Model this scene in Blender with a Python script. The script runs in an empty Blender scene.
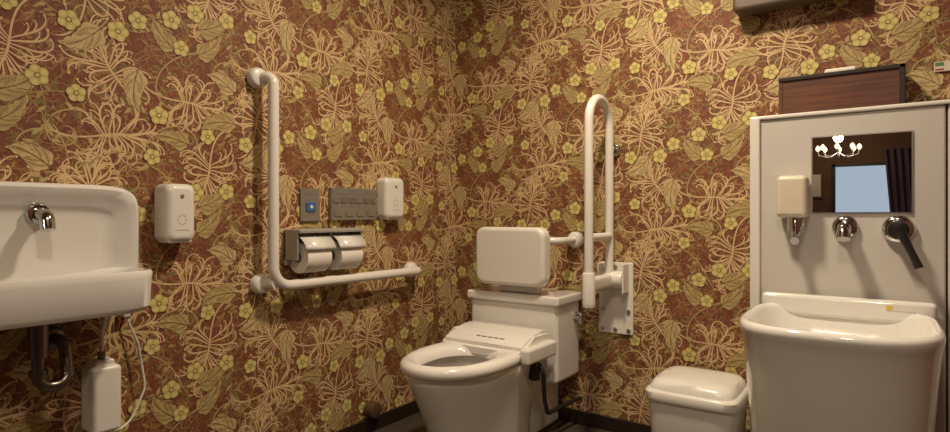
import bpy, bmesh, math, random
from mathutils import Vector, Matrix
sc=bpy.context.scene
try:
    sc.view_settings.view_transform='Standard'; sc.view_settings.look='None'
except Exception as e: print(e)

def s2l(c):
    return tuple(((v/255)/12.92 if v/255<=0.04045 else (((v/255)+0.055)/1.055)**2.4) for v in c)
def mat(name,rgb,rough=0.4,metal=0.0,bump=0,bscale=40,var=0.0,vscale=6,emit=0,alpha=None,coat=0,trans=0):
    m=bpy.data.materials.new(name); m.use_nodes=True
    nt=m.node_tree; b=nt.nodes['Principled BSDF']; c=s2l(rgb)
    b.inputs['Base Color'].default_value=(*c,1)
    b.inputs['Roughness'].default_value=rough; b.inputs['Metallic'].default_value=metal
    b.inputs['Coat Weight'].default_value=coat
    b.inputs['Transmission Weight'].default_value=trans
    tc=nt.nodes.new('ShaderNodeTexCoord')
    n=nt.nodes.new('ShaderNodeTexNoise'); n.inputs['Scale'].default_value=vscale; n.inputs['Detail'].default_value=5
    nt.links.new(tc.outputs['Object'],n.inputs['Vector'])
    mx=nt.nodes.new('ShaderNodeMix'); mx.data_type='RGBA'
    mx.inputs[6].default_value=tuple(v*(1-var) for v in c)+(1,); mx.inputs[7].default_value=tuple(min(1,v*(1+var)) for v in c)+(1,)
    nt.links.new(n.outputs['Fac'],mx.inputs[0]); nt.links.new(mx.outputs[2],b.inputs['Base Color'])
    if bump:
        n2=nt.nodes.new('ShaderNodeTexNoise'); n2.inputs['Scale'].default_value=bscale
        nt.links.new(tc.outputs['Object'],n2.inputs['Vector'])
        bp=nt.nodes.new('ShaderNodeBump'); bp.inputs['Strength'].default_value=bump; bp.inputs['Distance'].default_value=0.002
        nt.links.new(n2.outputs['Fac'],bp.inputs['Height']); nt.links.new(bp.outputs['Normal'],b.inputs['Normal'])
    if emit:
        b.inputs['Emission Color'].default_value=(*c,1); b.inputs['Emission Strength'].default_value=emit
    return m
CER=mat('ceramic',(228,225,218),0.08,coat=0.6,var=0.01)
PLA=mat('white_plastic',(224,220,211),0.25,var=0.01)
SEATM=mat('seat_plastic',(230,226,218),0.13,var=0.01,coat=.4)
VIN=mat('white_vinyl_bar',(226,221,212),0.3,var=0.01)
PAN=mat('panel_laminate',(200,195,187),0.28,var=0.02)
PAD=mat('backrest_vinyl',(222,216,206),0.42,bump=0.1,bscale=200,var=0.01)
CHR=mat('chrome',(210,210,212),0.12,metal=1)
SAT=mat('satin_steel',(190,184,178),0.35,metal=1,var=0.05)
HOLD=mat('holder_silver',(172,168,160),0.4,metal=.25,var=0.04)
PIPE=mat('dull_pipe_metal',(120,112,104),0.3,metal=1,var=0.08)
PANELG=mat('panel_silver',(150,142,130),0.4,metal=.5,var=0.05)
DRK=mat('dark_plastic',(35,30,28),0.35)
GRY=mat('grey_plastic',(120,115,108),0.5)
PAP=mat('paper',(232,226,214),0.9,bump=0.2,bscale=120)
BLU=mat('blue_button',(60,100,150),0.35)
CREAM=mat('cream_plastic',(216,204,184),0.3)
INK=mat('print_ink',(160,156,150),0.6)
SHADED_WATER=mat('shaded_water',(70,68,62),0.03)  # dark grey colour stands in for shade inside the bowl
MIR=mat('mirror_glass',(235,238,240),0.0,metal=1)
YEL=mat('label_yellow',(225,190,70),0.5); GRN=mat('label_green',(90,125,85),0.5); RED=mat('label_red',(160,80,66),0.5)
BASEB=mat('dark_baseboard',(40,28,22),0.4,var=0.1)
CURT=mat('curtain_cloth',(84,62,76),0.9,var=0.1)
LAMPB=mat('lamp_housing',(96,82,66),0.5,var=.05)
GLOW=mat('lamp_glow',(255,225,170),0.5,emit=2.5)
GLOW2=mat('downlight_glow',(255,225,180),0.5,emit=6)
CEIL=mat('ceiling_paint',(170,152,130),0.9,var=0.02)

def woodmat(name,c1,c2):
    m=bpy.data.materials.new(name); m.use_nodes=True; nt=m.node_tree; b=nt.nodes['Principled BSDF']
    tc=nt.nodes.new('ShaderNodeTexCoord'); mp=nt.nodes.new('ShaderNodeMapping'); mp.inputs['Scale'].default_value=(4,30,60)
    n=nt.nodes.new('ShaderNodeTexNoise'); n.inputs['Scale'].default_value=1.5; n.inputs['Detail'].default_value=8
    cr=nt.nodes.new('ShaderNodeValToRGB'); cr.color_ramp.elements[0].position=.35; cr.color_ramp.elements[1].position=.65
    cr.color_ramp.elements[0].color=(*s2l(c1),1); cr.color_ramp.elements[1].color=(*s2l(c2),1)
    nt.links.new(tc.outputs['Object'],mp.inputs[0]); nt.links.new(mp.outputs[0],n.inputs['Vector']); nt.links.new(n.outputs['Fac'],cr.inputs[0]); nt.links.new(cr.outputs[0],b.inputs['Base Color'])
    b.inputs['Roughness'].default_value=.5
    return m
WOOD=woodmat('walnut',(74,42,28),(104,60,38)); WOODD=woodmat('dark_walnut',(28,18,14),(45,28,20))

def floormat():
    m=bpy.data.materials.new('floor_tile'); m.use_nodes=True; nt=m.node_tree; b=nt.nodes['Principled BSDF']
    tc=nt.nodes.new('ShaderNodeTexCoord'); br=nt.nodes.new('ShaderNodeTexBrick'); br.offset=0
    br.inputs['Color1'].default_value=(*s2l((80,70,60)),1); br.inputs['Color2'].default_value=(*s2l((72,63,54)),1); br.inputs['Mortar'].default_value=(*s2l((45,38,32)),1)
    br.inputs['Scale'].default_value=1; br.inputs['Brick Width'].default_value=.3; br.inputs['Row Height'].default_value=.3; br.inputs['Mortar Size'].default_value=.004
    nt.links.new(tc.outputs['Object'],br.inputs['Vector']); nt.links.new(br.outputs['Color'],b.inputs['Base Color']); b.inputs['Roughness'].default_value=.4
    return m
FLOOR=floormat()

def empty(name,loc):
    o=bpy.data.objects.new(name,None); sc.collection.objects.link(o); o.location=loc; o.empty_display_size=.05; return o
def finish(name,bm,m,parent=None,smooth=True,wn=False):
    bmesh.ops.recalc_face_normals(bm,faces=bm.faces)
    me=bpy.data.meshes.new(name); bm.to_mesh(me); bm.free()
    if smooth:
        for p in me.polygons: p.use_smooth=True
        try: me.set_sharp_from_angle(angle=math.radians(42))
        except Exception: pass
    o=bpy.data.objects.new(name,me); sc.collection.objects.link(o)
    if wn:
        md=o.modifiers.new('wn','WEIGHTED_NORMAL'); md.keep_sharp=True; md.weight=100
    if m: me.materials.append(m)
    if parent:
        o.parent=parent; o.matrix_parent_inverse=Matrix.Translation(-Vector(parent.location))
    return o
def rbox(name,x,y,z,bev,m,parent=None,seg=3,taper=None):
    bm=bmesh.new(); bmesh.ops.create_cube(bm,size=1)
    for v in bm.verts:
        tx=ty=1
        if taper and v.co.z<0: tx=ty=taper
        v.co=Vector(((x[0]+x[1])/2+v.co.x*(x[1]-x[0])*tx,(y[0]+y[1])/2+v.co.y*(y[1]-y[0])*ty,(z[0]+z[1])/2+v.co.z*(z[1]-z[0])))
    if bev: bmesh.ops.bevel(bm,geom=bm.edges[:],offset=bev,segments=seg,affect='EDGES',profile=.5)
    return finish(name,bm,m,parent,wn=True)
def plate(name,axis,c,ha,hb,R,t,m,parent=None,bev=0.004,n=8):
    bm=bmesh.new(); pts=[]
    for (sx,sy,a0) in ((1,1,0),(-1,1,90),(-1,-1,180),(1,-1,270)):
        for i in range(n+1):
            a=math.radians(a0+90*i/n); pts.append(((ha-R)*sx+R*math.cos(a),(hb-R)*sy+R*math.sin(a)))
    def P(p,d,s=0):
        a=p[0]*(1-s/ha); b=p[1]*(1-s/hb)
        if axis=='x': return (c[0]+d,c[1]+a,c[2]+b)
        return (c[0]+a,c[1]-d,c[2]+b)
    lv=[(0,0)]
    lv+=[(t-bev,0),(t-bev*.62,bev*.08),(t-bev*.3,bev*.3),(t-bev*.08,bev*.62),(t,bev)]
    rings=[[bm.verts.new(P(p,d,s)) for p in pts] for d,s in lv]
    for a,b in zip(rings,rings[1:]):
        for i in range(len(pts)): j=(i+1)%len(pts); bm.faces.new((a[i],a[j],b[j],b[i]))
    bm.faces.new(rings[0]); bm.faces.new(rings[-1])
    return finish(name,bm,m,parent,wn=True)
def loft(name,rings,m,parent=None,cap0=True,cap1=True,loop=False):
    bm=bmesh.new(); R=[[bm.verts.new(p) for p in r] for r in rings]
    prs=list(zip(R,R[1:]))+([(R[-1],R[0])] if loop else [])
    for a,b in prs:
        for i in range(len(a)): j=(i+1)%len(a); bm.faces.new((a[i],a[j],b[j],b[i]))
    if not loop:
        if cap0: bm.faces.new(R[0])
        if cap1: bm.faces.new(R[-1])
    return finish(name,bm,m,parent)
def sring(cx,cy,hx,hy,z,n=2.5,N=48,nb=None):
    """superellipse ring; nb = exponent for the +y half"""
    out=[]
    for i in range(N):
        a=2*math.pi*i/N; c,s=math.cos(a),math.sin(a); e=nb if (nb and s>0) else n
        out.append((cx+hx*math.copysign(abs(c)**(2/e),c),cy+hy*math.copysign(abs(s)**(2/e),s),z))
    return out
def egg(cx,v0,v1,w,z,N=56,nb=3.2,nf=2.1,split=.42):
    vc=v0+(v1-v0)*split; out=[]
    for i in range(N):
        a=2*math.pi*i/N; c,s=math.cos(a),math.sin(a)
        if s>=0: n=nb; hy=vc-v0
        else: n=nf; hy=v1-vc
        out.append((cx+w*math.copysign(abs(c)**(2/n),c),-vc+hy*math.copysign(abs(s)**(2/n),s),z))
    return out
def fillet(pts,rad,n=8):
    pts=[Vector(p) for p in pts]; out=[pts[0]]
    for i in range(1,len(pts)-1):
        p=pts[i]; a=(pts[i-1]-p); b=(pts[i+1]-p)
        ang=a.angle(b); r=rad[i-1] if isinstance(rad,(list,tuple)) else rad
        if ang>math.radians(177): out.append(p); continue
        d=min(r/math.tan(ang/2),a.length*.49,b.length*.49); a.normalize(); b.normalize()
        p0=p+a*d; p1=p+b*d
        r2=d*math.tan(ang/2); c=p+(a+b).normalized()*(r2/math.sin(ang/2))
        v0=(p0-c).normalized(); v1=(p1-c).normalized()
        for k in range(n+1): out.append(c+v0.slerp(v1,k/n)*r2)
    out.append(pts[-1]); return out
def tube(name,pts,r,m,parent=None,N=16,radf=None):
    pts=[Vector(p) for p in pts]; bm=bmesh.new(); rings=[]
    t=(pts[1]-pts[0]).normalized(); nrm=t.orthogonal().normalized()
    for i,p in enumerate(pts):
        if i==0: tt=t
        elif i==len(pts)-1: tt=(pts[i]-pts[i-1]).normalized()
        else: tt=((pts[i+1]-pts[i]).normalized()+(pts[i]-pts[i-1]).normalized()).normalized()
        nrm=(nrm-tt*nrm.dot(tt)).normalized(); bn=tt.cross(nrm)
        rr=r if radf is None else radf[i]
        rings.append([bm.verts.new(p+rr*(nrm*math.cos(2*math.pi*k/N)+bn*math.sin(2*math.pi*k/N))) for k in range(N)])
    for a,b in zip(rings,rings[1:]):
        for i in range(N): j=(i+1)%N; bm.faces.new((a[i],a[j],b[j],b[i]))
    bm.faces.new(rings[0]); bm.faces.new(rings[-1])
    return finish(name,bm,m,parent)
def cyl(name,p0,p1,r,m,parent=None,N=28,r1=None,bev=.0):
    p0=Vector(p0);p1=Vector(p1); r1=r if r1 is None else r1
    if bev:
        d=(p1-p0).normalized()
        return tube(name,[p0,p0+d*1e-5,p1-d*bev,p1-d*bev*.3,p1],r,m,parent,N,[r*.98,r,r1,r1-bev*.3,r1-bev])
    return tube(name,[p0,p1],r,m,parent,N,[r,r1])
def flange(name,p,d,R,m,parent,h=.02):
    p=Vector(p); d=Vector(d)
    return tube(name,[p,p+d*h*.5,p+d*h*.85,p+d*h],R,m,parent,28,[R,R,R*.9,R*.72])

# ---------------- wallpaper motif tile ----------------
rng=random.Random(5)
TW,TH=.53,.57
elems=[]
def add(v,f,l,mi): elems.append((v,f,l*.00016+rng.uniform(0,.00013),mi))
def strip(pts,ws,layer,mi):
    v=[];f=[]
    for i,(x,y) in enumerate(pts):
        a=pts[max(0,i-1)]; b=pts[min(len(pts)-1,i+1)]
        dx,dy=b[0]-a[0],b[1]-a[1]; L=math.hypot(dx,dy) or 1; nx,ny=-dy/L,dx/L; w=ws[i]/2
        v+= [(x+nx*w,y+ny*w),(x-nx*w,y-ny*w)]
    for i in range(len(pts)-1): f.append((2*i,2*i+1,2*i+3,2*i+2))
    add(v,f,layer,mi)
def path(x,y,a,L,k0,k1,n=10,pw=2):
    pts=[(x,y)]
    for i in range(n):
        u=(i+.5)/n; a+=(k0+(k1-k0)*u**pw)*L/n
        x+=math.cos(a)*L/n; y+=math.sin(a)*L/n; pts.append((x,y))
    return pts,a
def disc(x,y,r,layer,mi,n=10,sq=1,rot=0):
    v=[]
    for i in range(n):
        a=2*math.pi*i/n; px,py=r*math.cos(a),r*sq*math.sin(a)
        v.append((x+px*math.cos(rot)-py*math.sin(rot),y+px*math.sin(rot)+py*math.cos(rot)))
    add(v,[tuple(range(n))],layer,mi)
def leaf(x,y,a,L,W,k,layer=5,mi=5,lobes=3):
    n=24
    pts,_=path(x,y,a,L,k,k*1.5,n); ws=[]
    for i in range(n+1):
        u=i/n; ws.append(max(.0006,W*math.sin(math.pi*min(1,u**.7))*(.62+.38*abs(math.cos(math.pi*lobes*u)))))
    strip(pts,[w+.0024 for w in ws],layer,7)
    strip(pts,ws,layer+1,mi)
    strip(pts[:-2],[.0014]*(n-1),layer+2,6)
    for i in range(4,n-3,3):
        for s in(1,-1):
            px,py=pts[i]; dx=pts[i+1][0]-px; dy=pts[i+1][1]-py; aa=math.atan2(dy,dx)+s*.6
            q,_=path(px,py,aa,ws[i]*.45,0,0,2); strip(q,[.0012,.0009,.0004],layer+2,6)
def acanthus(x,y,a,S,s,mi):
    pts,_=path(x,y,a,S,s*2,s*10,10)
    for i in range(1,9,2):
        for sd in (1,-1):
            px,py=pts[i]; aa=math.atan2(pts[i+1][1]-py,pts[i+1][0]-px)+sd*(1.0-.05*i)
            leaf(px,py,aa,S*(.56-.035*i),S*(.32-.014*i),-sd*16,5,mi,2)
    leaf(pts[5][0],pts[5][1],math.atan2(pts[6][1]-pts[5][1],pts[6][0]-pts[5][0]),S*.62,S*.36,s*8,8,mi,3)
    strip(pts,[.0026]*10+[.001],11,6)
def flower(x,y,R,rot):
    for i in range(5):
        a=rot+i*2*math.pi/5; disc(x+R*.50*math.cos(a),y+R*.50*math.sin(a),R*.53,12,7,12,.98,a)
    for i in range(5):
        a=rot+i*2*math.pi/5; disc(x+R*.50*math.cos(a),y+R*.50*math.sin(a),R*.47,13,8,12,.98,a)
        disc(x+R*.64*math.cos(a),y+R*.64*math.sin(a),R*.22,14,10,10,.8,a)
    for i in range(5):
        a=rot+(i+.5)*2*math.pi/5; q,_=path(x,y,a,R*.8,0,0,2); strip(q,[.0016,.0012,.0006],15,9)
    disc(x,y,R*.28,16,9,12); disc(x,y,R*.15,17,10,10)
def frond(pts,w,dark=True,mi=4):
    n=len(pts)-1
    ws=[w*(.5+.7*math.sin(math.pi*min(1,j/n*.9+.05))) for j in range(n+1)]
    if dark: strip(pts,[q+.002 for q in ws],3,7)
    strip(pts,ws,4,mi)
    disc(pts[-1][0],pts[-1][1],w*.8,4,mi,8)
def seaweed(x,y,a,S,s):
    stem,_=path(x,y,a,S*.6,s*4,s*8,12)
    tail,_=path(x,y,a+math.pi,S*1.3,s*2,s*24,18); strip(tail,[.0052]*16+[.003,.002,.001],4,4); strip(tail,[.0078]*16+[.005,.004,.003],3,7)
    strip(stem,[.006]*13,4,4)
    n=20
    for i in range(n):
        t=(i-(n-1)/2)/((n-1)/2)
        k=int(12*(1-abs(t))); px,py=stem[max(0,min(12,k))]
        ang=a+s*.2+t*2.3+rng.uniform(-.12,.12)
        L=S*rng.uniform(.62,1.12)*(1-.12*abs(t)); sd=1 if t>0 else -1
        if abs(t)<.1: sd=s
        hk=rng.uniform(50,92)*(.1/L)
        k0=-sd*rng.uniform(2,9)
        if rng.random()<.3: hk=-hk; k0=-k0
        pts,e=path(px,py,ang,L,k0,sd*hk,22,2.3)
        frond(pts,rng.uniform(.0040,.0052))
        for kk in (6,10,13):
            if rng.random()<.55:
                s2=rng.choice((-1,1)); aa=math.atan2(pts[kk+1][1]-pts[kk][1],pts[kk+1][0]-pts[kk][0])+s2*.45
                q,_=path(pts[kk][0],pts[kk][1],aa,L*.3,0,s2*110,10); frond(q,.0034)
def tdist(a,b):
    dx=abs(a[0]-b[0]); dx=min(dx,TW-dx); dy=abs(a[1]-b[1]); dy=min(dy,TH-dy); return math.hypot(dx,dy)
occ=[]
def place(n,r,t=8000):
    out=[]
    for _ in range(t):
        if len(out)>=n: break
        p=(rng.uniform(0,TW),rng.uniform(0,TH))
        if all(tdist(p,q)>r+rq for q,rq in occ):
            out.append(p); occ.append((p,r))
    return out
for _ in range(520):
    x,y=rng.uniform(0,TW),rng.uniform(0,TH); a=rng.uniform(0,6.28); s=rng.choice((-1,1))
    pts,e=path(x,y,a,rng.uniform(.03,.07),0,s*rng.uniform(40,110),8)
    w=rng.uniform(.0015,.0027); strip(pts,[w]*8+[.0006],1,2)
    if rng.random()<.6: disc(pts[-1][0],pts[-1][1],.0025,1,2,6)
for _ in range(460):
    x,y=rng.uniform(0,TW),rng.uniform(0,TH); a=rng.uniform(0,6.28)
    pts,_e=path(x,y,a,rng.uniform(.016,.03),0,rng.uniform(-20,20),5)
    w=rng.uniform(.005,.0095); strip(pts,[.0005,w*.8,w,w*.8,w*.4,.0004],2,rng.choice((1,1,1,11,2,3)))
for _ in range(250):
    disc(rng.uniform(0,TW),rng.uniform(0,TH),rng.uniform(.0012,.0024),2,rng.choice((2,4,11,3)),6)
for _ in range(9):
    x,y=rng.uniform(0,TW),rng.uniform(0,TH); a=rng.uniform(0,6.28); s=rng.choice((-1,1))
    pts,_e=path(x,y,a,.42,s*rng.uniform(3,8),s*rng.uniform(45,60),40,2.4)
    strip(pts,[.0062]*38+[.004,.003,.002],3,7); strip(pts,[.004]*38+[.003,.002,.001],3.6,5)
    for k in range(4,36,3):
        sd=rng.choice((-1,1)); aa=math.atan2(pts[k][1]-pts[k-1][1],pts[k][0]-pts[k-1][0])+sd*.9
        if rng.random()<.5:
            q,_e=path(pts[k][0],pts[k][1],aa,.026,0,-sd*30,5); strip(q,[.001,.008,.0105,.008,.005,.0005],3.8,rng.choice((1,5,5)))
        else:
            q,_e=path(pts[k][0],pts[k][1],aa,.03,0,sd*110,9); frond(q,.003,False,3)
B=place(5,.088)
for i,p in enumerate(B):
    a=rng.uniform(0,6.28); s=rng.choice((-1,1)); S=.125
    seaweed(p[0]-.03*math.cos(a),p[1]-.03*math.sin(a),a,S,s)
occ=[(q,.055) for q,_r in occ]
Lf=place(8,.032)
for i,p in enumerate(Lf):
    a=rng.uniform(0,6.28); s=rng.choice((-1,1))
    acanthus(p[0]-.05*math.cos(a),p[1]-.05*math.sin(a),a,rng.uniform(.10,.12),s,(5,12,5)[i%3])
occ=[(q,r*.72) for q,r in occ]
Fl=place(11,.030)
for p in Fl:
    flower(p[0],p[1],rng.uniform(.025,.032),rng.uniform(0,6))
    a=rng.uniform(0,6.28); s=rng.choice((-1,1))
    pts,_e=path(p[0],p[1],a,.2,s*rng.uniform(0,4),s*rng.uniform(10,25),20)
    strip(pts,[.006]*20+[.002],3,7); strip(pts,[.0036]*20+[.001],4,3)
    for k in range(4,20,2):
        aa=math.atan2(pts[k][1]-pts[k-1][1],pts[k][0]-pts[k-1][0])+rng.choice((-1,1))*.9
        q,_e=path(pts[k][0],pts[k][1],aa,.026,0,rng.uniform(-30,30),5); strip(q,[.001,.008,.010,.008,.005,.0005],4,rng.choice((1,5,3,5)))
print('tile elems',len(elems),sum(len(e[1]) for e in elems),len(B),len(Lf),len(Fl))

def simple(name,rgb):
    return mat(name,rgb,.7,var=.12,vscale=60)
def basemat():
    m=bpy.data.materials.new('wallpaper_base'); m.use_nodes=True; nt=m.node_tree; b=nt.nodes['Principled BSDF']; b.inputs['Roughness'].default_value=.7
    tc=nt.nodes.new('ShaderNodeTexCoord'); n=nt.nodes.new('ShaderNodeTexNoise'); n.inputs['Scale'].default_value=70; n.inputs['Detail'].default_value=3; n.inputs['Distortion'].default_value=1.5
    cr=nt.nodes.new('ShaderNodeValToRGB'); e=cr.color_ramp.elements; e[0].position=.42; e[0].color=(*s2l((106,57,37)),1); e[1].position=.62; e[1].color=(*s2l((132,81,50)),1)
    nt.links.new(tc.outputs['Object'],n.inputs['Vector']); nt.links.new(n.outputs['Fac'],cr.inputs[0]); nt.links.new(cr.outputs[0],b.inputs['Base Color'])
    return m
WP=[basemat(),simple('wp_olive',(120,106,58)),simple('wp_gold_line',(156,120,72)),simple('wp_vine',(162,134,86)),simple('wp_frond',(210,178,132)),simple('wp_leaf',(180,158,104)),simple('wp_vein',(124,98,56)),
    simple('wp_outline',(104,62,40)),simple('wp_petal',(198,182,108)),simple('wp_centre',(138,114,58)),simple('wp_petal_light',(210,196,130)),simple('wp_red',(138,68,46)),simple('wp_leaf_b',(196,172,122))]
def wallpaper_wall(name,umax,u0,v0,v1,fn):
    V=[fn(u0,v0,0),fn(umax,v0,0),fn(umax,v1,0),fn(u0,v1,0)]; F=[(0,1,2,3)]; M=[0]
    c0=int(math.floor(u0/TW))-1; c1=int(math.ceil(umax/TW))+1
    for c in range(c0,c1+1):
        for r in range(-1,int(v1/TH)+2):
            ou=c*TW; ov=r*TH+(TH/2 if c%2 else 0)-.2
            for v,f,l,mi in elems:
                us=[p[0]+ou for p in v]; vs=[p[1]+ov for p in v]
                if min(us)<u0 or max(us)>umax or min(vs)<v0 or max(vs)>v1:
                    if max(us)<u0 or min(us)>umax or max(vs)<v0 or min(vs)>v1: continue
                    us=[min(max(q,u0),umax) for q in us]; vs=[min(max(q,v0),v1) for q in vs]
                b=len(V)
                V+=[fn(a,bb,l) for a,bb in zip(us,vs)]
                for ff in f: F.append(tuple(b+i for i in ff)); M.append(mi)
    me=bpy.data.meshes.new(name); me.from_pydata(V,[],F)
    for m in WP: me.materials.append(m)
    me.polygons.foreach_set('material_index',M); me.update()
    o=bpy.data.objects.new(name,me); sc.collection.objects.link(o); return o
ZC=2.4; XR=2.7; YB=-7.0
wallpaper_wall('wall_left',0,-3.0,0,ZC,lambda u,v,o:(o,u,v))
wallpaper_wall('wall_right',XR,0,0,ZC,lambda u,v,o:(u,-o,v))
def quadobj(name,quads,m):
    V=[];F=[]
    for q in quads:
        b=len(V); V+=q; F.append((b,b+1,b+2,b+3))
    me=bpy.data.meshes.new(name); me.from_pydata(V,[],F); me.materials.append(m); me.update()
    o=bpy.data.objects.new(name,me); sc.collection.objects.link(o); return o
quadobj('wall_left_rear',[[(0,YB,0),(0,-3.0,0),(0,-3.0,ZC),(0,YB,ZC)]],WP[0])
quadobj('wall_side',[[(XR,YB,0),(XR,0,0),(XR,0,ZC),(XR,YB,ZC)]],WP[0])
wx0,wx1,wz0,wz1=1.22,2.0,.35,1.6
quadobj('wall_back',[[(0,YB,0),(wx0,YB,0),(wx0,YB,ZC),(0,YB,ZC)],[(wx1,YB,0),(XR,YB,0),(XR,YB,ZC),(wx1,YB,ZC)],[(wx0,YB,0),(wx1,YB,0),(wx1,YB,wz0),(wx0,YB,wz0)],[(wx0,YB,wz1),(wx1,YB,wz1),(wx1,YB,ZC),(wx0,YB,ZC)]],mat('dark_plaster',(96,66,46),.8,var=.1))
quadobj('floor',[[(0,YB,0),(XR,YB,0),(XR,0,0),(0,0,0)]],FLOOR)
quadobj('ceiling',[[(0,YB,ZC),(XR,YB,ZC),(XR,0,ZC),(0,0,ZC)]],CEIL)
rbox('baseboard_left',(0.004,.014),(-7,-.0),(0,.06),.003,BASEB)
rbox('baseboard_right',(.014,1.415),(-.014,-.004),(0,.06),.003,BASEB)
w=empty('window_1',((wx0+wx1)/2,YB,1))
rbox('frame_l',(wx0,wx0+.04),(YB,YB+.05),(wz0,wz1),.004,WOODD,w); rbox('frame_r',(wx1-.04,wx1),(YB,YB+.05),(wz0,wz1),.004,WOODD,w)
rbox('frame_t',(wx0,wx1),(YB,YB+.05),(wz1-.04,wz1),.004,WOODD,w); rbox('frame_b',(wx0,wx1),(YB,YB+.05),(wz0,wz0+.04),.004,WOODD,w)
bm=bmesh.new(); prev=None
for i in range(61):
    x=wx1-.10+i*.5/60; y=YB+.1+.025*math.sin(i*.9); a=bm.verts.new((x,y,.15)); b=bm.verts.new((x-.12*(1-i/60),y,1.75))
    if prev: bm.faces.new((prev[0],a,b,prev[1]))
    prev=(a,b)
finish('curtain',bm,CURT)
pf=empty('picture_frame',(1.02,YB,1.3))
rbox('frame',(.92,1.12),(YB+.005,YB+.025),(1.15,1.5),.004,WOOD,pf); rbox('print',(.945,1.095),(YB+.025,YB+.027),(1.18,1.47),0,CREAM,pf)

# ---------------- L grab bar ----------------
g=empty('grab_bar',(0.0,-1.133,.674)); X=.07; r=.0185
tube('rail',fillet([(.01,-1.155,1.40),(X,-1.133,1.405),(X,-1.133,.674),(X,-.36,.672),(.01,-.36,.672)],[.045,.07,.045],10),r,VIN,g,20)
flange('flange_top',(.004,-1.158,1.40),(1,0,0),.036,VIN,g,.03); flange('flange_end',(.004,-.36,.672),(1,0,0),.036,VIN,g,.03)
flange('flange_corner',(.004,-1.145,.682),(1,0,0),.036,VIN,g,.03)
cyl('post_corner',(.01,-1.145,.682),(X,-1.125,.685),.0185,VIN,g)

# ---------------- fold-up bar ----------------
g=empty('fold_up_grab_bar',(.85,0,.6)); bx=.855; y1=-.268; y2=-.062; rr=(y2-y1)/2
pts=[(bx,y1,.60),(bx,y1,1.29)]
for k in range(1,16):
    a=math.pi-math.pi*k/16; pts.append((bx,(y1+y2)/2+rr*math.cos(a),1.29+rr*math.sin(a)))
pts+=[(bx,y2,1.29),(bx,y2,.66)]
tube('loop',pts,.0175,VIN,g,20)
cyl('cross_tube',(bx,y1,.835),(bx,y2,.835),.0165,VIN,g)
cyl('lower_sleeve',(bx,y1,.575),(bx,y1,.70),.0245,VIN,g,bev=.006)
tube('end_cap',[(bx,y1,.56),(bx,y1,.566),(bx,y1,.578)],.02,VIN,g,20,[.015,.023,.0245])
rbox('link_block',(bx-.022,bx+.022),(-.275,-.05),(.625,.68),.014,VIN,g)
cyl('pivot',(bx-.045,-.055,.655),(bx+.06,-.055,.655),.036,VIN,g,bev=.006)
rbox('bracket_side_l',(bx-.05,bx-.042),(-.075,-.008),(.60,.72),.003,VIN,g); rbox('bracket_side_r',(bx+.058,bx+.066),(-.075,-.008),(.60,.72),.003,VIN,g)
plate('wall_plate','y',(.862,-.004,.572),.076,.152,.008,.008,VIN,g)
for i,(dx,z) in enumerate([(-.058,.705),(.0,.705),(-.058,.44),(.058,.44),(0,.44),(-.058,.52),(.058,.52)]):
    cyl('bolt_%d'%i,(.862+dx,-.012,z),(.862+dx,-.02,z),.009,SAT,g,12,bev=.003)
cyl('stop_post',(bx,-.004,1.2),(bx,-.05,1.2),.014,CHR,g); flange('stop_flange',(bx,-.004,1.2),(0,-1,0),.028,CHR,g,.012)

# ---------------- toilet ----------------
t=empty('toilet',(.48,-.4,0)); tx=.494
spec=[(0,.26,.72,.14),(.03,.26,.725,.14),(.10,.26,.748,.146),(.19,.26,.788,.157),(.26,.26,.822,.168),(.30,.26,.842,.176),(.33,.26,.854,.183),(.350,.26,.858,.185),(.360,.265,.854,.181)]
rings=[egg(tx,a,b,wd,z) for z,a,b,wd in spec]
rings+=[egg(tx,.46,.835,.14,.360),egg(tx,.462,.832,.137,.34),egg(tx,.48,.80,.115,.26),egg(tx,.53,.74,.08,.16),egg(tx,.56,.70,.05,.14)]
loft('bowl',rings,CER,t)
loft('bowl_water',[egg(tx,.505,.775,.098,.20),egg(tx,.51,.77,.096,.202)],SHADED_WATER,t)
o=[(.363,-.006),(.367,.001),(.376,.005),(.390,0.004),(.399,-.002),(.405,-.012),(.407,-.024)]
rings=[egg(tx,.40,.872+d,.191+d,z,nf=2.1) for z,d in o]
rings+=[egg(tx,.490-d,.822+d,.116+d,z,nb=2.1) for d,z in ((.030,.404),(.016,.396),(.004,.384),(0,.365))]
loft('seat',rings,SEATM,t,loop=True)
bm=bmesh.new(); prof=[(.262,.362),(.262,.456),(.33,.461),(.40,.449),(.496,.4165),(.496,.362)]
A=[bm.verts.new((tx-.195,-v,z)) for v,z in prof]; Bv=[bm.verts.new((tx+.195,-v,z)) for v,z in prof]
bm.faces.new(A); bm.faces.new(Bv)
for i in range(len(prof)): j=(i+1)%len(prof); bm.faces.new((A[i],A[j],Bv[j],Bv[i]))
bmesh.ops.bevel(bm,geom=bm.edges[:],offset=.014,segments=4,affect='EDGES')
finish('washlet_body',bm,SEATM,t,wn=True)
rbox('washlet_arm',(tx+.188,tx+.226),(-.50,-.27),(.36,.422),.012,PLA,t)
for i in range(5):
    rbox('label_%d'%i,(tx-.05+i*.028,tx-.03+i*.028),(-.445,-.437),(.4325,.4380),0,INK,t)
rbox('pedestal_rear',(tx-.11,tx+.11),(-.34,-.02),(0,.355),.02,CER,t)
rbox('tank',(.262,.70),(-.235,-.015),(.225,.555),.018,CER,t)
rbox('tank_lid',(.25,.712),(-.248,-.01),(.548,.588),.010,CER,t)
cyl('flush_knob',(.70,-.07,.49),(.735,-.07,.49),.018,CHR,t,bev=.004); rbox('flush_lever',(.725,.738),(-.085,-.055),(.455,.50),.004,CHR,t)
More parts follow.
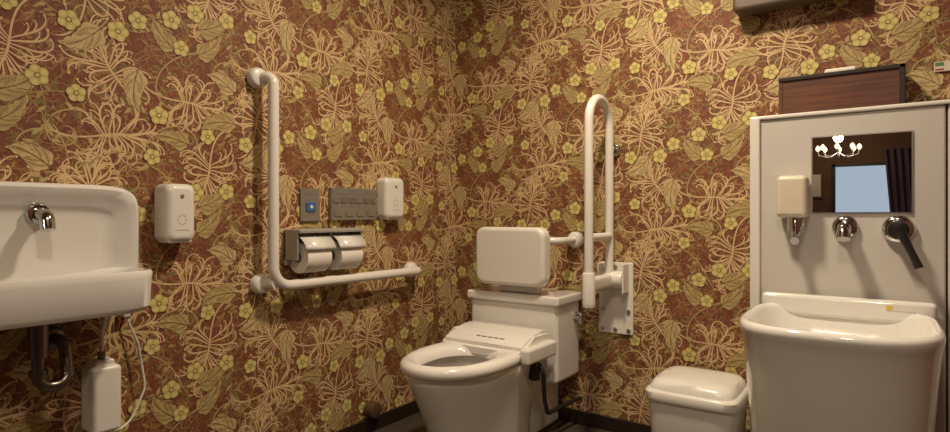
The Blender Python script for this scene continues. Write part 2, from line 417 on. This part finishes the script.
tube('water_hose',fillet([(.66,-.36,.35),(.715,-.38,.33),(.71,-.36,.2),(.68,-.28,.12),(.70,-.02,.12)],.04),.009,DRK,t)
rbox('side_valve',(.665,.70),(-.41,-.37),(.28,.35),.01,DRK,t)
# backrest
b=empty('toilet_backrest',(.49,-.24,.75))
plate('pad','y',(.487,-.225,.748),.173,.124,.040,.05,PAD,b,bev=.018)
plate('pad_back','y',(.487,-.205,.748),.165,.116,.04,.02,PLA,b)
tube('support_tube',fillet([(.678,-.006,.815),(.678,-.19,.815),(.30,-.19,.815),(.30,-.006,.815)],.05),.015,VIN,b)
flange('flange_r',(.678,-.004,.815),(0,-1,0),.036,VIN,b,.035); flange('flange_l',(.30,-.004,.815),(0,-1,0),.036,VIN,b,.035)
rbox('lower_bracket',(.40,.60),(-.215,-.17),(.589,.68),.006,PLA,b)

# ---------------- paper holder ----------------
p=empty('toilet_paper_holder',(.0,-.89,.8))
rbox('back_plate',(.004,.02),(-1.045,-.735),(.74,.868),.004,HOLD,p)
rbox('top_shelf',(.004,.10),(-1.045,-.735),(.858,.872),.004,HOLD,p)
for i,yc in enumerate((-.968,-.812)):
    bm=bmesh.new(); n=8; pa=[]
    for k in range(n+1):
        a=math.radians(85-k*9); pa.append((.06+.066*math.cos(a),.785+.064*math.sin(a)))
    L=[bm.verts.new((x,yc-.068,z)) for x,z in pa]; R=[bm.verts.new((x,yc+.068,z)) for x,z in pa]
    for k in range(n): bm.faces.new((L[k],L[k+1],R[k+1],R[k]))
    c=finish('cover_%d'%i,bm,PLA,p); md=c.modifiers.new('s','SOLIDIFY'); md.thickness=.002
    cyl('roll_%d'%i,(.062,yc-.055,.768),(.062,yc+.055,.768),.056,PAP,p,40,bev=.002)
    cyl('core_%d'%i,(.062,yc-.0575,.768),(.062,yc+.0575,.768),.018,GRY,p)
for i,yc in enumerate((-1.042,-.89,-.738)): rbox('side_%d'%i,(.004,.085),(yc-.003,yc+.003),(.76,.862),.002,HOLD,p)

# ---------------- flush panels ----------------
c=empty('flush_button_panel',(0.0,-.93,.963))
plate('plate','x',(.004,-.928,.963),.045,.063,.004,.008,PANELG,c,bev=.002); plate('button','x',(.012,-.928,.955),.022,.018,.006,.006,BLU,c,bev=.002)
rbox('text_strip',(.012,.0125),(-.955,-.90),(1.0,1.010),0,GRY,c); cyl('dot',(.018,-.928,.955),(.0195,-.928,.955),.007,PLA,c)
c=empty('washlet_remote',(0,-.71,.968))
plate('body','x',(.004,-.710,.968),.124,.065,.004,.018,PANELG,c,bev=.003)
rbox('top_band',(.022,.0225),(-.83,-.59),(1.008,1.028),0,GRY,c)
for i in range(6):
    plate('btn_%d'%i,'x',(.022,-.81+i*.04,.985),.015,.012,.003,.004,SAT if i%3 else GRY,c,bev=.001)
    rbox('txt_%d'%i,(.022,.0223),(-.822+i*.04,-.80+i*.04),(.957,.961),0,GRY,c)
for i in range(4): plate('btn_lo_%d'%i,'x',(.022,-.80+i*.06,.93),.02,.011,.003,.004,PANELG,c,bev=.001)

def sanitizer(name,yc,zc,hw,hh,dp):
    e=empty(name,(0,yc,zc))
    plate('case','x',(.004,yc,zc),hw,hh,.022,dp,PLA,e,bev=.02)
    plate('lower_cap','x',(.004,yc,zc-hh+.012),hw*.8,.014,.006,dp-.01,PLA,e,bev=.004)
    for i in range(8):
        a=i*math.pi/4; rbox('mark_%d'%i,(.004+dp,.0045+dp),(yc+.012*math.cos(a)-.002,yc+.012*math.cos(a)+.002),(zc-.02+.015*math.sin(a)-.002,zc-.02+.015*math.sin(a)+.002),0,INK,e)
    rbox('mark_line',(.004+dp,.0045+dp),(yc-.022,yc+.022),(zc-.052,zc-.050),0,INK,e)
    cyl('window',(.004+dp,yc,zc+.05),(.0055+dp,yc,zc+.05),.006,GRY,e)
sanitizer('seat_cleaner_dispenser',-1.457,.929,.045,.088,.075)
sanitizer('seat_cleaner_dispenser',-.505,.997,.06,.09,.055)

# ---------------- left wash basin ----------------
s=empty('wash_basin',(0,-1.82,.8)); yc=-1.822; hw=.252
def yz(x,hy,z0,z1,n=7,N=56):
    out=[]; cz=(z0+z1)/2; hz=(z1-z0)/2
    for i in range(N):
        a=2*math.pi*i/N; cc,ss=math.cos(a),math.sin(a)
        out.append((x,yc+hy*math.copysign(abs(cc)**(2/n),cc),cz+hz*math.copysign(abs(ss)**(2/n),ss)))
    return out
loft('backsplash',[yz(.004,hw,.70,1.005),yz(.05,hw,.70,1.005),yz(.063,hw-.004,.704,1.001),yz(.068,hw-.012,.71,.993),yz(.062,hw-.03,.72,.972),yz(.035,hw-.055,.73,.947),yz(.028,hw-.09,.75,.917)],CER,s)
cxb=.115
def br(hx,hy,z,n): return sring(cxb,yc-.008,hx,hy,z,n,64)
rg=[br(.07,.18,.664,4),br(.095,.222,.668,5),br(.106,.236,.682,5),br(.109,.242,.755,4.5),br(.110,.244,.770,4.5),br(.106,.240,.777,4.5),
    br(.096,.228,.777,4.5),br(.088,.218,.767,4.2),br(.076,.193,.715,3.5),br(.05,.13,.695,3),br(.02,.02,.69,2)]
loft('bowl',rg,CER,s)
cyl('drain',(cxb,yc,.692),(cxb,yc,.695),.02,CHR,s)
cyl('faucet_rose',(.03,yc+.015,.925),(.05,yc+.015,.925),.026,CHR,s,bev=.004)
tube('faucet_spout',fillet([(.045,yc+.015,.925),(.095,yc+.015,.92),(.105,yc+.015,.885)],.02),.017,CHR,s)
yt=yc-.01
cyl('tail_pipe',(.12,yt,.672),(.12,yt,.60),.020,PIPE,s)
tube('p_trap',fillet([(.12,yt,.62),(.12,yt,.50),(.12,yt+.065,.50),(.09,yt+.065,.60),(.01,yt+.065,.60)],.03),.014,PIPE,s)
cyl('trap_nut',(.12,yt,.60),(.12,yt,.575),.020,PIPE,s); cyl('trap_nut_b',(.12,yt,.545),(.12,yt,.53),.019,PIPE,s)
flange('trap_flange',(.004,yt+.065,.60),(1,0,0),.03,PIPE,s)
h=empty('water_heater',(0.05,-1.66,.43))
rbox('case',(.004,.09),(-1.70,-1.628),(.335,.515),.012,PLA,h); rbox('cap',(.02,.075),(-1.69,-1.64),(.51,.53),.006,PLA,h)
tube('hose',fillet([(.05,-1.665,.52),(.05,-1.665,.60),(.05,-1.65,.660)],.03),.006,PLA,h)
cyl('hose_joint',(.05,-1.665,.515),(.05,-1.665,.55),.010,GRY,h)
rbox('power_plug',(.004,.03),(-1.60,-1.58),(.63,.655),.004,PLA,h)
tube('power_cable',fillet([(.02,-1.588,.63),(.03,-1.56,.55),(.03,-1.54,.42),(.03,-1.58,.33),(.05,-1.63,.32),(.05,-1.66,.34)],.06),.003,PLA,h,8)
cyl('pipe_escutcheon',(.004,-.612,.10),(.05,-.612,.10),.035,mat('bronze',(84,66,46),.4),None,bev=.012)

# ---------------- trash bin ----------------
tb=empty('trash_bin',(1.26,-.24,0)); cx_,cy_=1.258,-.235
rg=[sring(cx_,cy_,.125,.125,0.0,6),sring(cx_,cy_,.13,.13,.008,6),sring(cx_,cy_,.146,.144,.285,6),sring(cx_,cy_,.146,.144,.29,6)]
loft('body',rg,PLA,tb)
rg=[sring(cx_,cy_,.153,.152,.285,6),sring(cx_,cy_,.155,.154,.291,6),sring(cx_,cy_,.155,.154,.312,6),sring(cx_,cy_,.150,.149,.318,6),sring(cx_,cy_,.142,.142,.321,6),sring(cx_,cy_,.138,.138,.334,6),sring(cx_,cy_,.128,.128,.349,5),sring(cx_,cy_,.10,.10,.356,5),sring(cx_,cy_,.03,.03,.359,4)]
loft('lid',rg,PLA,tb)

# ---------------- utility sink unit ----------------
u=empty('utility_sink_cabinet',(1.7,-.1,0)); PY=-.2
rbox('cabinet',(1.43,1.943),(PY,-.006),(0.0,1.245),.006,PAN,u)
rbox('cabinet_side',(1.947,2.30),(PY,-.006),(0.0,1.245),.006,PAN,u)
rbox('edge_post',(1.42,1.452),(PY-.012,-.006),(0,1.255),.006,PLA,u)
rbox('top_rail',(1.42,2.30),(PY-.008,-.006),(1.245,1.258),.004,PLA,u)
m_=empty('wall_mirror',(1.73,PY,1.05))
rbox('glass',(1.606,1.862),(PY-.008,PY-.0032),(.932,1.172),0,MIR,m_)
rbox('backing',(1.602,1.866),(PY-.0032,PY-.0015),(.928,1.176),0,SAT,m_)
k=empty('utility_sink',(1.69,-.45,.3)); sx=1.687
def rr_(hx,v0,v1,z,n=3.0,nb=5): return sring(sx,-(v0+v1)/2,hx,(v1-v0)/2,z,n,80,nb)
rg=[rr_(.18,.216,.60,0,2.8),rr_(.20,.216,.64,.15,2.8),rr_(.213,.216,.68,.35,2.9),rr_(.222,.216,.704,.50,3),rr_(.228,.216,.716,.575),rr_(.2325,.216,.724,.600),rr_(.235,.216,.730,.613),rr_(.2345,.217,.730,.624),rr_(.231,.220,.725,.632),rr_(.225,.226,.716,.635),
    rr_(.218,.232,.708,.632),rr_(.212,.238,.700,.620),rr_(.200,.248,.665,.55,2.9),rr_(.17,.28,.59,.47,2.8),rr_(.08,.37,.49,.45,2.6),rr_(.02,.42,.44,.445,2)]
loft('bowl',rg,CER,k)
rbox('back_ledge',(1.462,1.922),(-.25,-.2135),(.60,.668),.014,CER,k)
rbox('warning_label',(1.80,1.87),(-.2515,-.2505),(.640,.655),0,PLA,k); rbox('warning_yellow',(1.80,1.815),(-.2525,-.2515),(.642,.653),0,YEL,k)
f=empty('soap_dispenser',(1.556,-.25,.98))
rbox('reservoir',(1.508,1.598),(PY-.075,PY-.0015),(.915,1.05),.016,CREAM,f)
cyl('pump_neck',(1.562,PY-.04,.87),(1.562,PY-.04,.918),.024,CHR,f,bev=.004); tube('nozzle',fillet([(1.562,PY-.04,.885),(1.562,PY-.04,.85),(1.562,PY-.075,.84)],.015),.013,CHR,f)
f=empty('sensor_faucet',(1.695,PY,.87))
flange('rose',(1.695,PY-.0015,.885),(0,-1,0),.036,CHR,f,.018); tube('spout',fillet([(1.695,PY-.01,.885),(1.695,PY-.08,.88),(1.695,PY-.095,.85)],.03),.019,CHR,f)
f=empty('hand_shower',(1.837,PY,.87))
flange('rose',(1.83,PY-.0015,.88),(0,-1,0),.042,CHR,f,.022); cyl('holder',(1.83,PY-.02,.88),(1.83,PY-.06,.878),.028,DRK,f,bev=.006)
tube('handle',[(1.83,PY-.055,.885),(1.845,PY-.062,.85),(1.862,PY-.066,.81),(1.878,PY-.068,.77)],.01,DRK,f,14,[.018,.012,.010,.012])
q=empty('wooden_box',(1.67,-.08,1.258))
z0=1.26
rbox('front',(1.50,1.84),(-.11,-.095),(z0,1.385),.002,WOOD,q); rbox('back',(1.50,1.84),(-.03,-.018),(z0,1.385),.002,WOOD,q)
rbox('side_l',(1.495,1.507),(-.112,-.018),(z0,1.392),.002,WOOD,q); rbox('side_r',(1.834,1.85),(-.116,-.018),(z0,1.398),.002,WOODD,q)
rbox('top_rim',(1.495,1.85),(-.116,-.018),(1.385,1.398),.002,WOODD,q)
rbox('folded_towel',(1.63,1.72),(-.09,-.04),(1.3985,1.415),.006,PAP)
q=empty('wall_lamp',(1.5,-.08,1.7)); plate('housing','y',(1.53,-.024,1.72),.19,.055,.02,.07,LAMPB,q,bev=.015); plate('back_plate','y',(1.53,-.004,1.72),.14,.045,.01,.02,LAMPB,q)
rbox('diffuser',(1.37,1.69),(-.085,-.035),(1.772,1.785),.004,PLA,q)
q=empty('wall_sign',(1.95,0,1.4)); rbox('plate',(1.925,2.02),(-.008,-.004),(1.380,1.412),0,CREAM,q); rbox('green',(1.928,1.95),(-.0085,-.008),(1.397,1.409),0,GRN,q); rbox('red',(1.928,1.95),(-.0085,-.008),(1.383,1.389),0,RED,q)

# ---------------- lights ----------------
def downlight(x,y,pw,size,name='ceiling_downlight',col=(1,.83,.62),spread=180):
    e=empty(name,(x,y,ZC))
    tube('trim_ring',[(x,y,ZC-.001),(x,y,ZC-.012),(x,y,ZC-.014)],.08,PLA,e,32,[.085,.085,.07])
    cyl('lens',(x,y,ZC-.012),(x,y,ZC-.017),.062,GLOW2,e)
    L=bpy.data.lights.new('downlight','AREA'); L.shape='DISK'; L.size=size; L.energy=pw; L.color=col; L.spread=math.radians(spread)
    o=bpy.data.objects.new('light_source',L); sc.collection.objects.link(o); o.parent=e; o.location=(0,0,-.03)
downlight(1.15,-.9,30,.2,spread=160); downlight(1.75,-2.2,15,.22,spread=160); downlight(1.3,-5.2,14,.3)  # middle downlight is an added fill lamp, its fixture made up
ch=empty('chandelier',(1.335,-6.2,1.7)); cc=Vector((1.335,-6.2,1.68))
cyl('rod',cc,(1.335,-6.2,ZC-.01),.008,SAT,ch); cyl('canopy',(1.335,-6.2,ZC-.03),(1.335,-6.2,ZC),.05,SAT,ch)
for i in range(8):
    a=i*math.pi/4; d=Vector((math.cos(a),math.sin(a),0))
    tube('arm_%d'%i,[cc,cc+d*.10-Vector((0,0,.06)),cc+d*.2-Vector((0,0,.03)),cc+d*.21+Vector((0,0,.02))],.006,SAT,ch,8)
    pts=[cc+d*.21+Vector((0,0,.02+h_)) for h_ in (0,.015,.035,.055,.07)]
    tube('bulb_%d'%i,pts,.02,GLOW,ch,12,[.008,.022,.026,.018,.004])
L=bpy.data.lights.new('chandelier_light','POINT'); L.energy=7; L.color=(1,.8,.55); L.shadow_soft_size=.05
o=bpy.data.objects.new('light_source',L); sc.collection.objects.link(o); o.parent=ch; o.location=(0,0,.15)

wd=bpy.data.worlds.new('World'); sc.world=wd; wd.use_nodes=True
bg=wd.node_tree.nodes['Background']; bg.inputs[0].default_value=(.72,.84,1,1); bg.inputs[1].default_value=.6

cam=bpy.data.cameras.new('camera'); co=bpy.data.objects.new('camera',cam); sc.collection.objects.link(co)
co.location=(1.8,-2.37,.92); co.rotation_euler=(math.radians(90),0,math.radians(35.3)); cam.lens=22; cam.sensor_width=36; cam.clip_start=.02
sc.camera=co
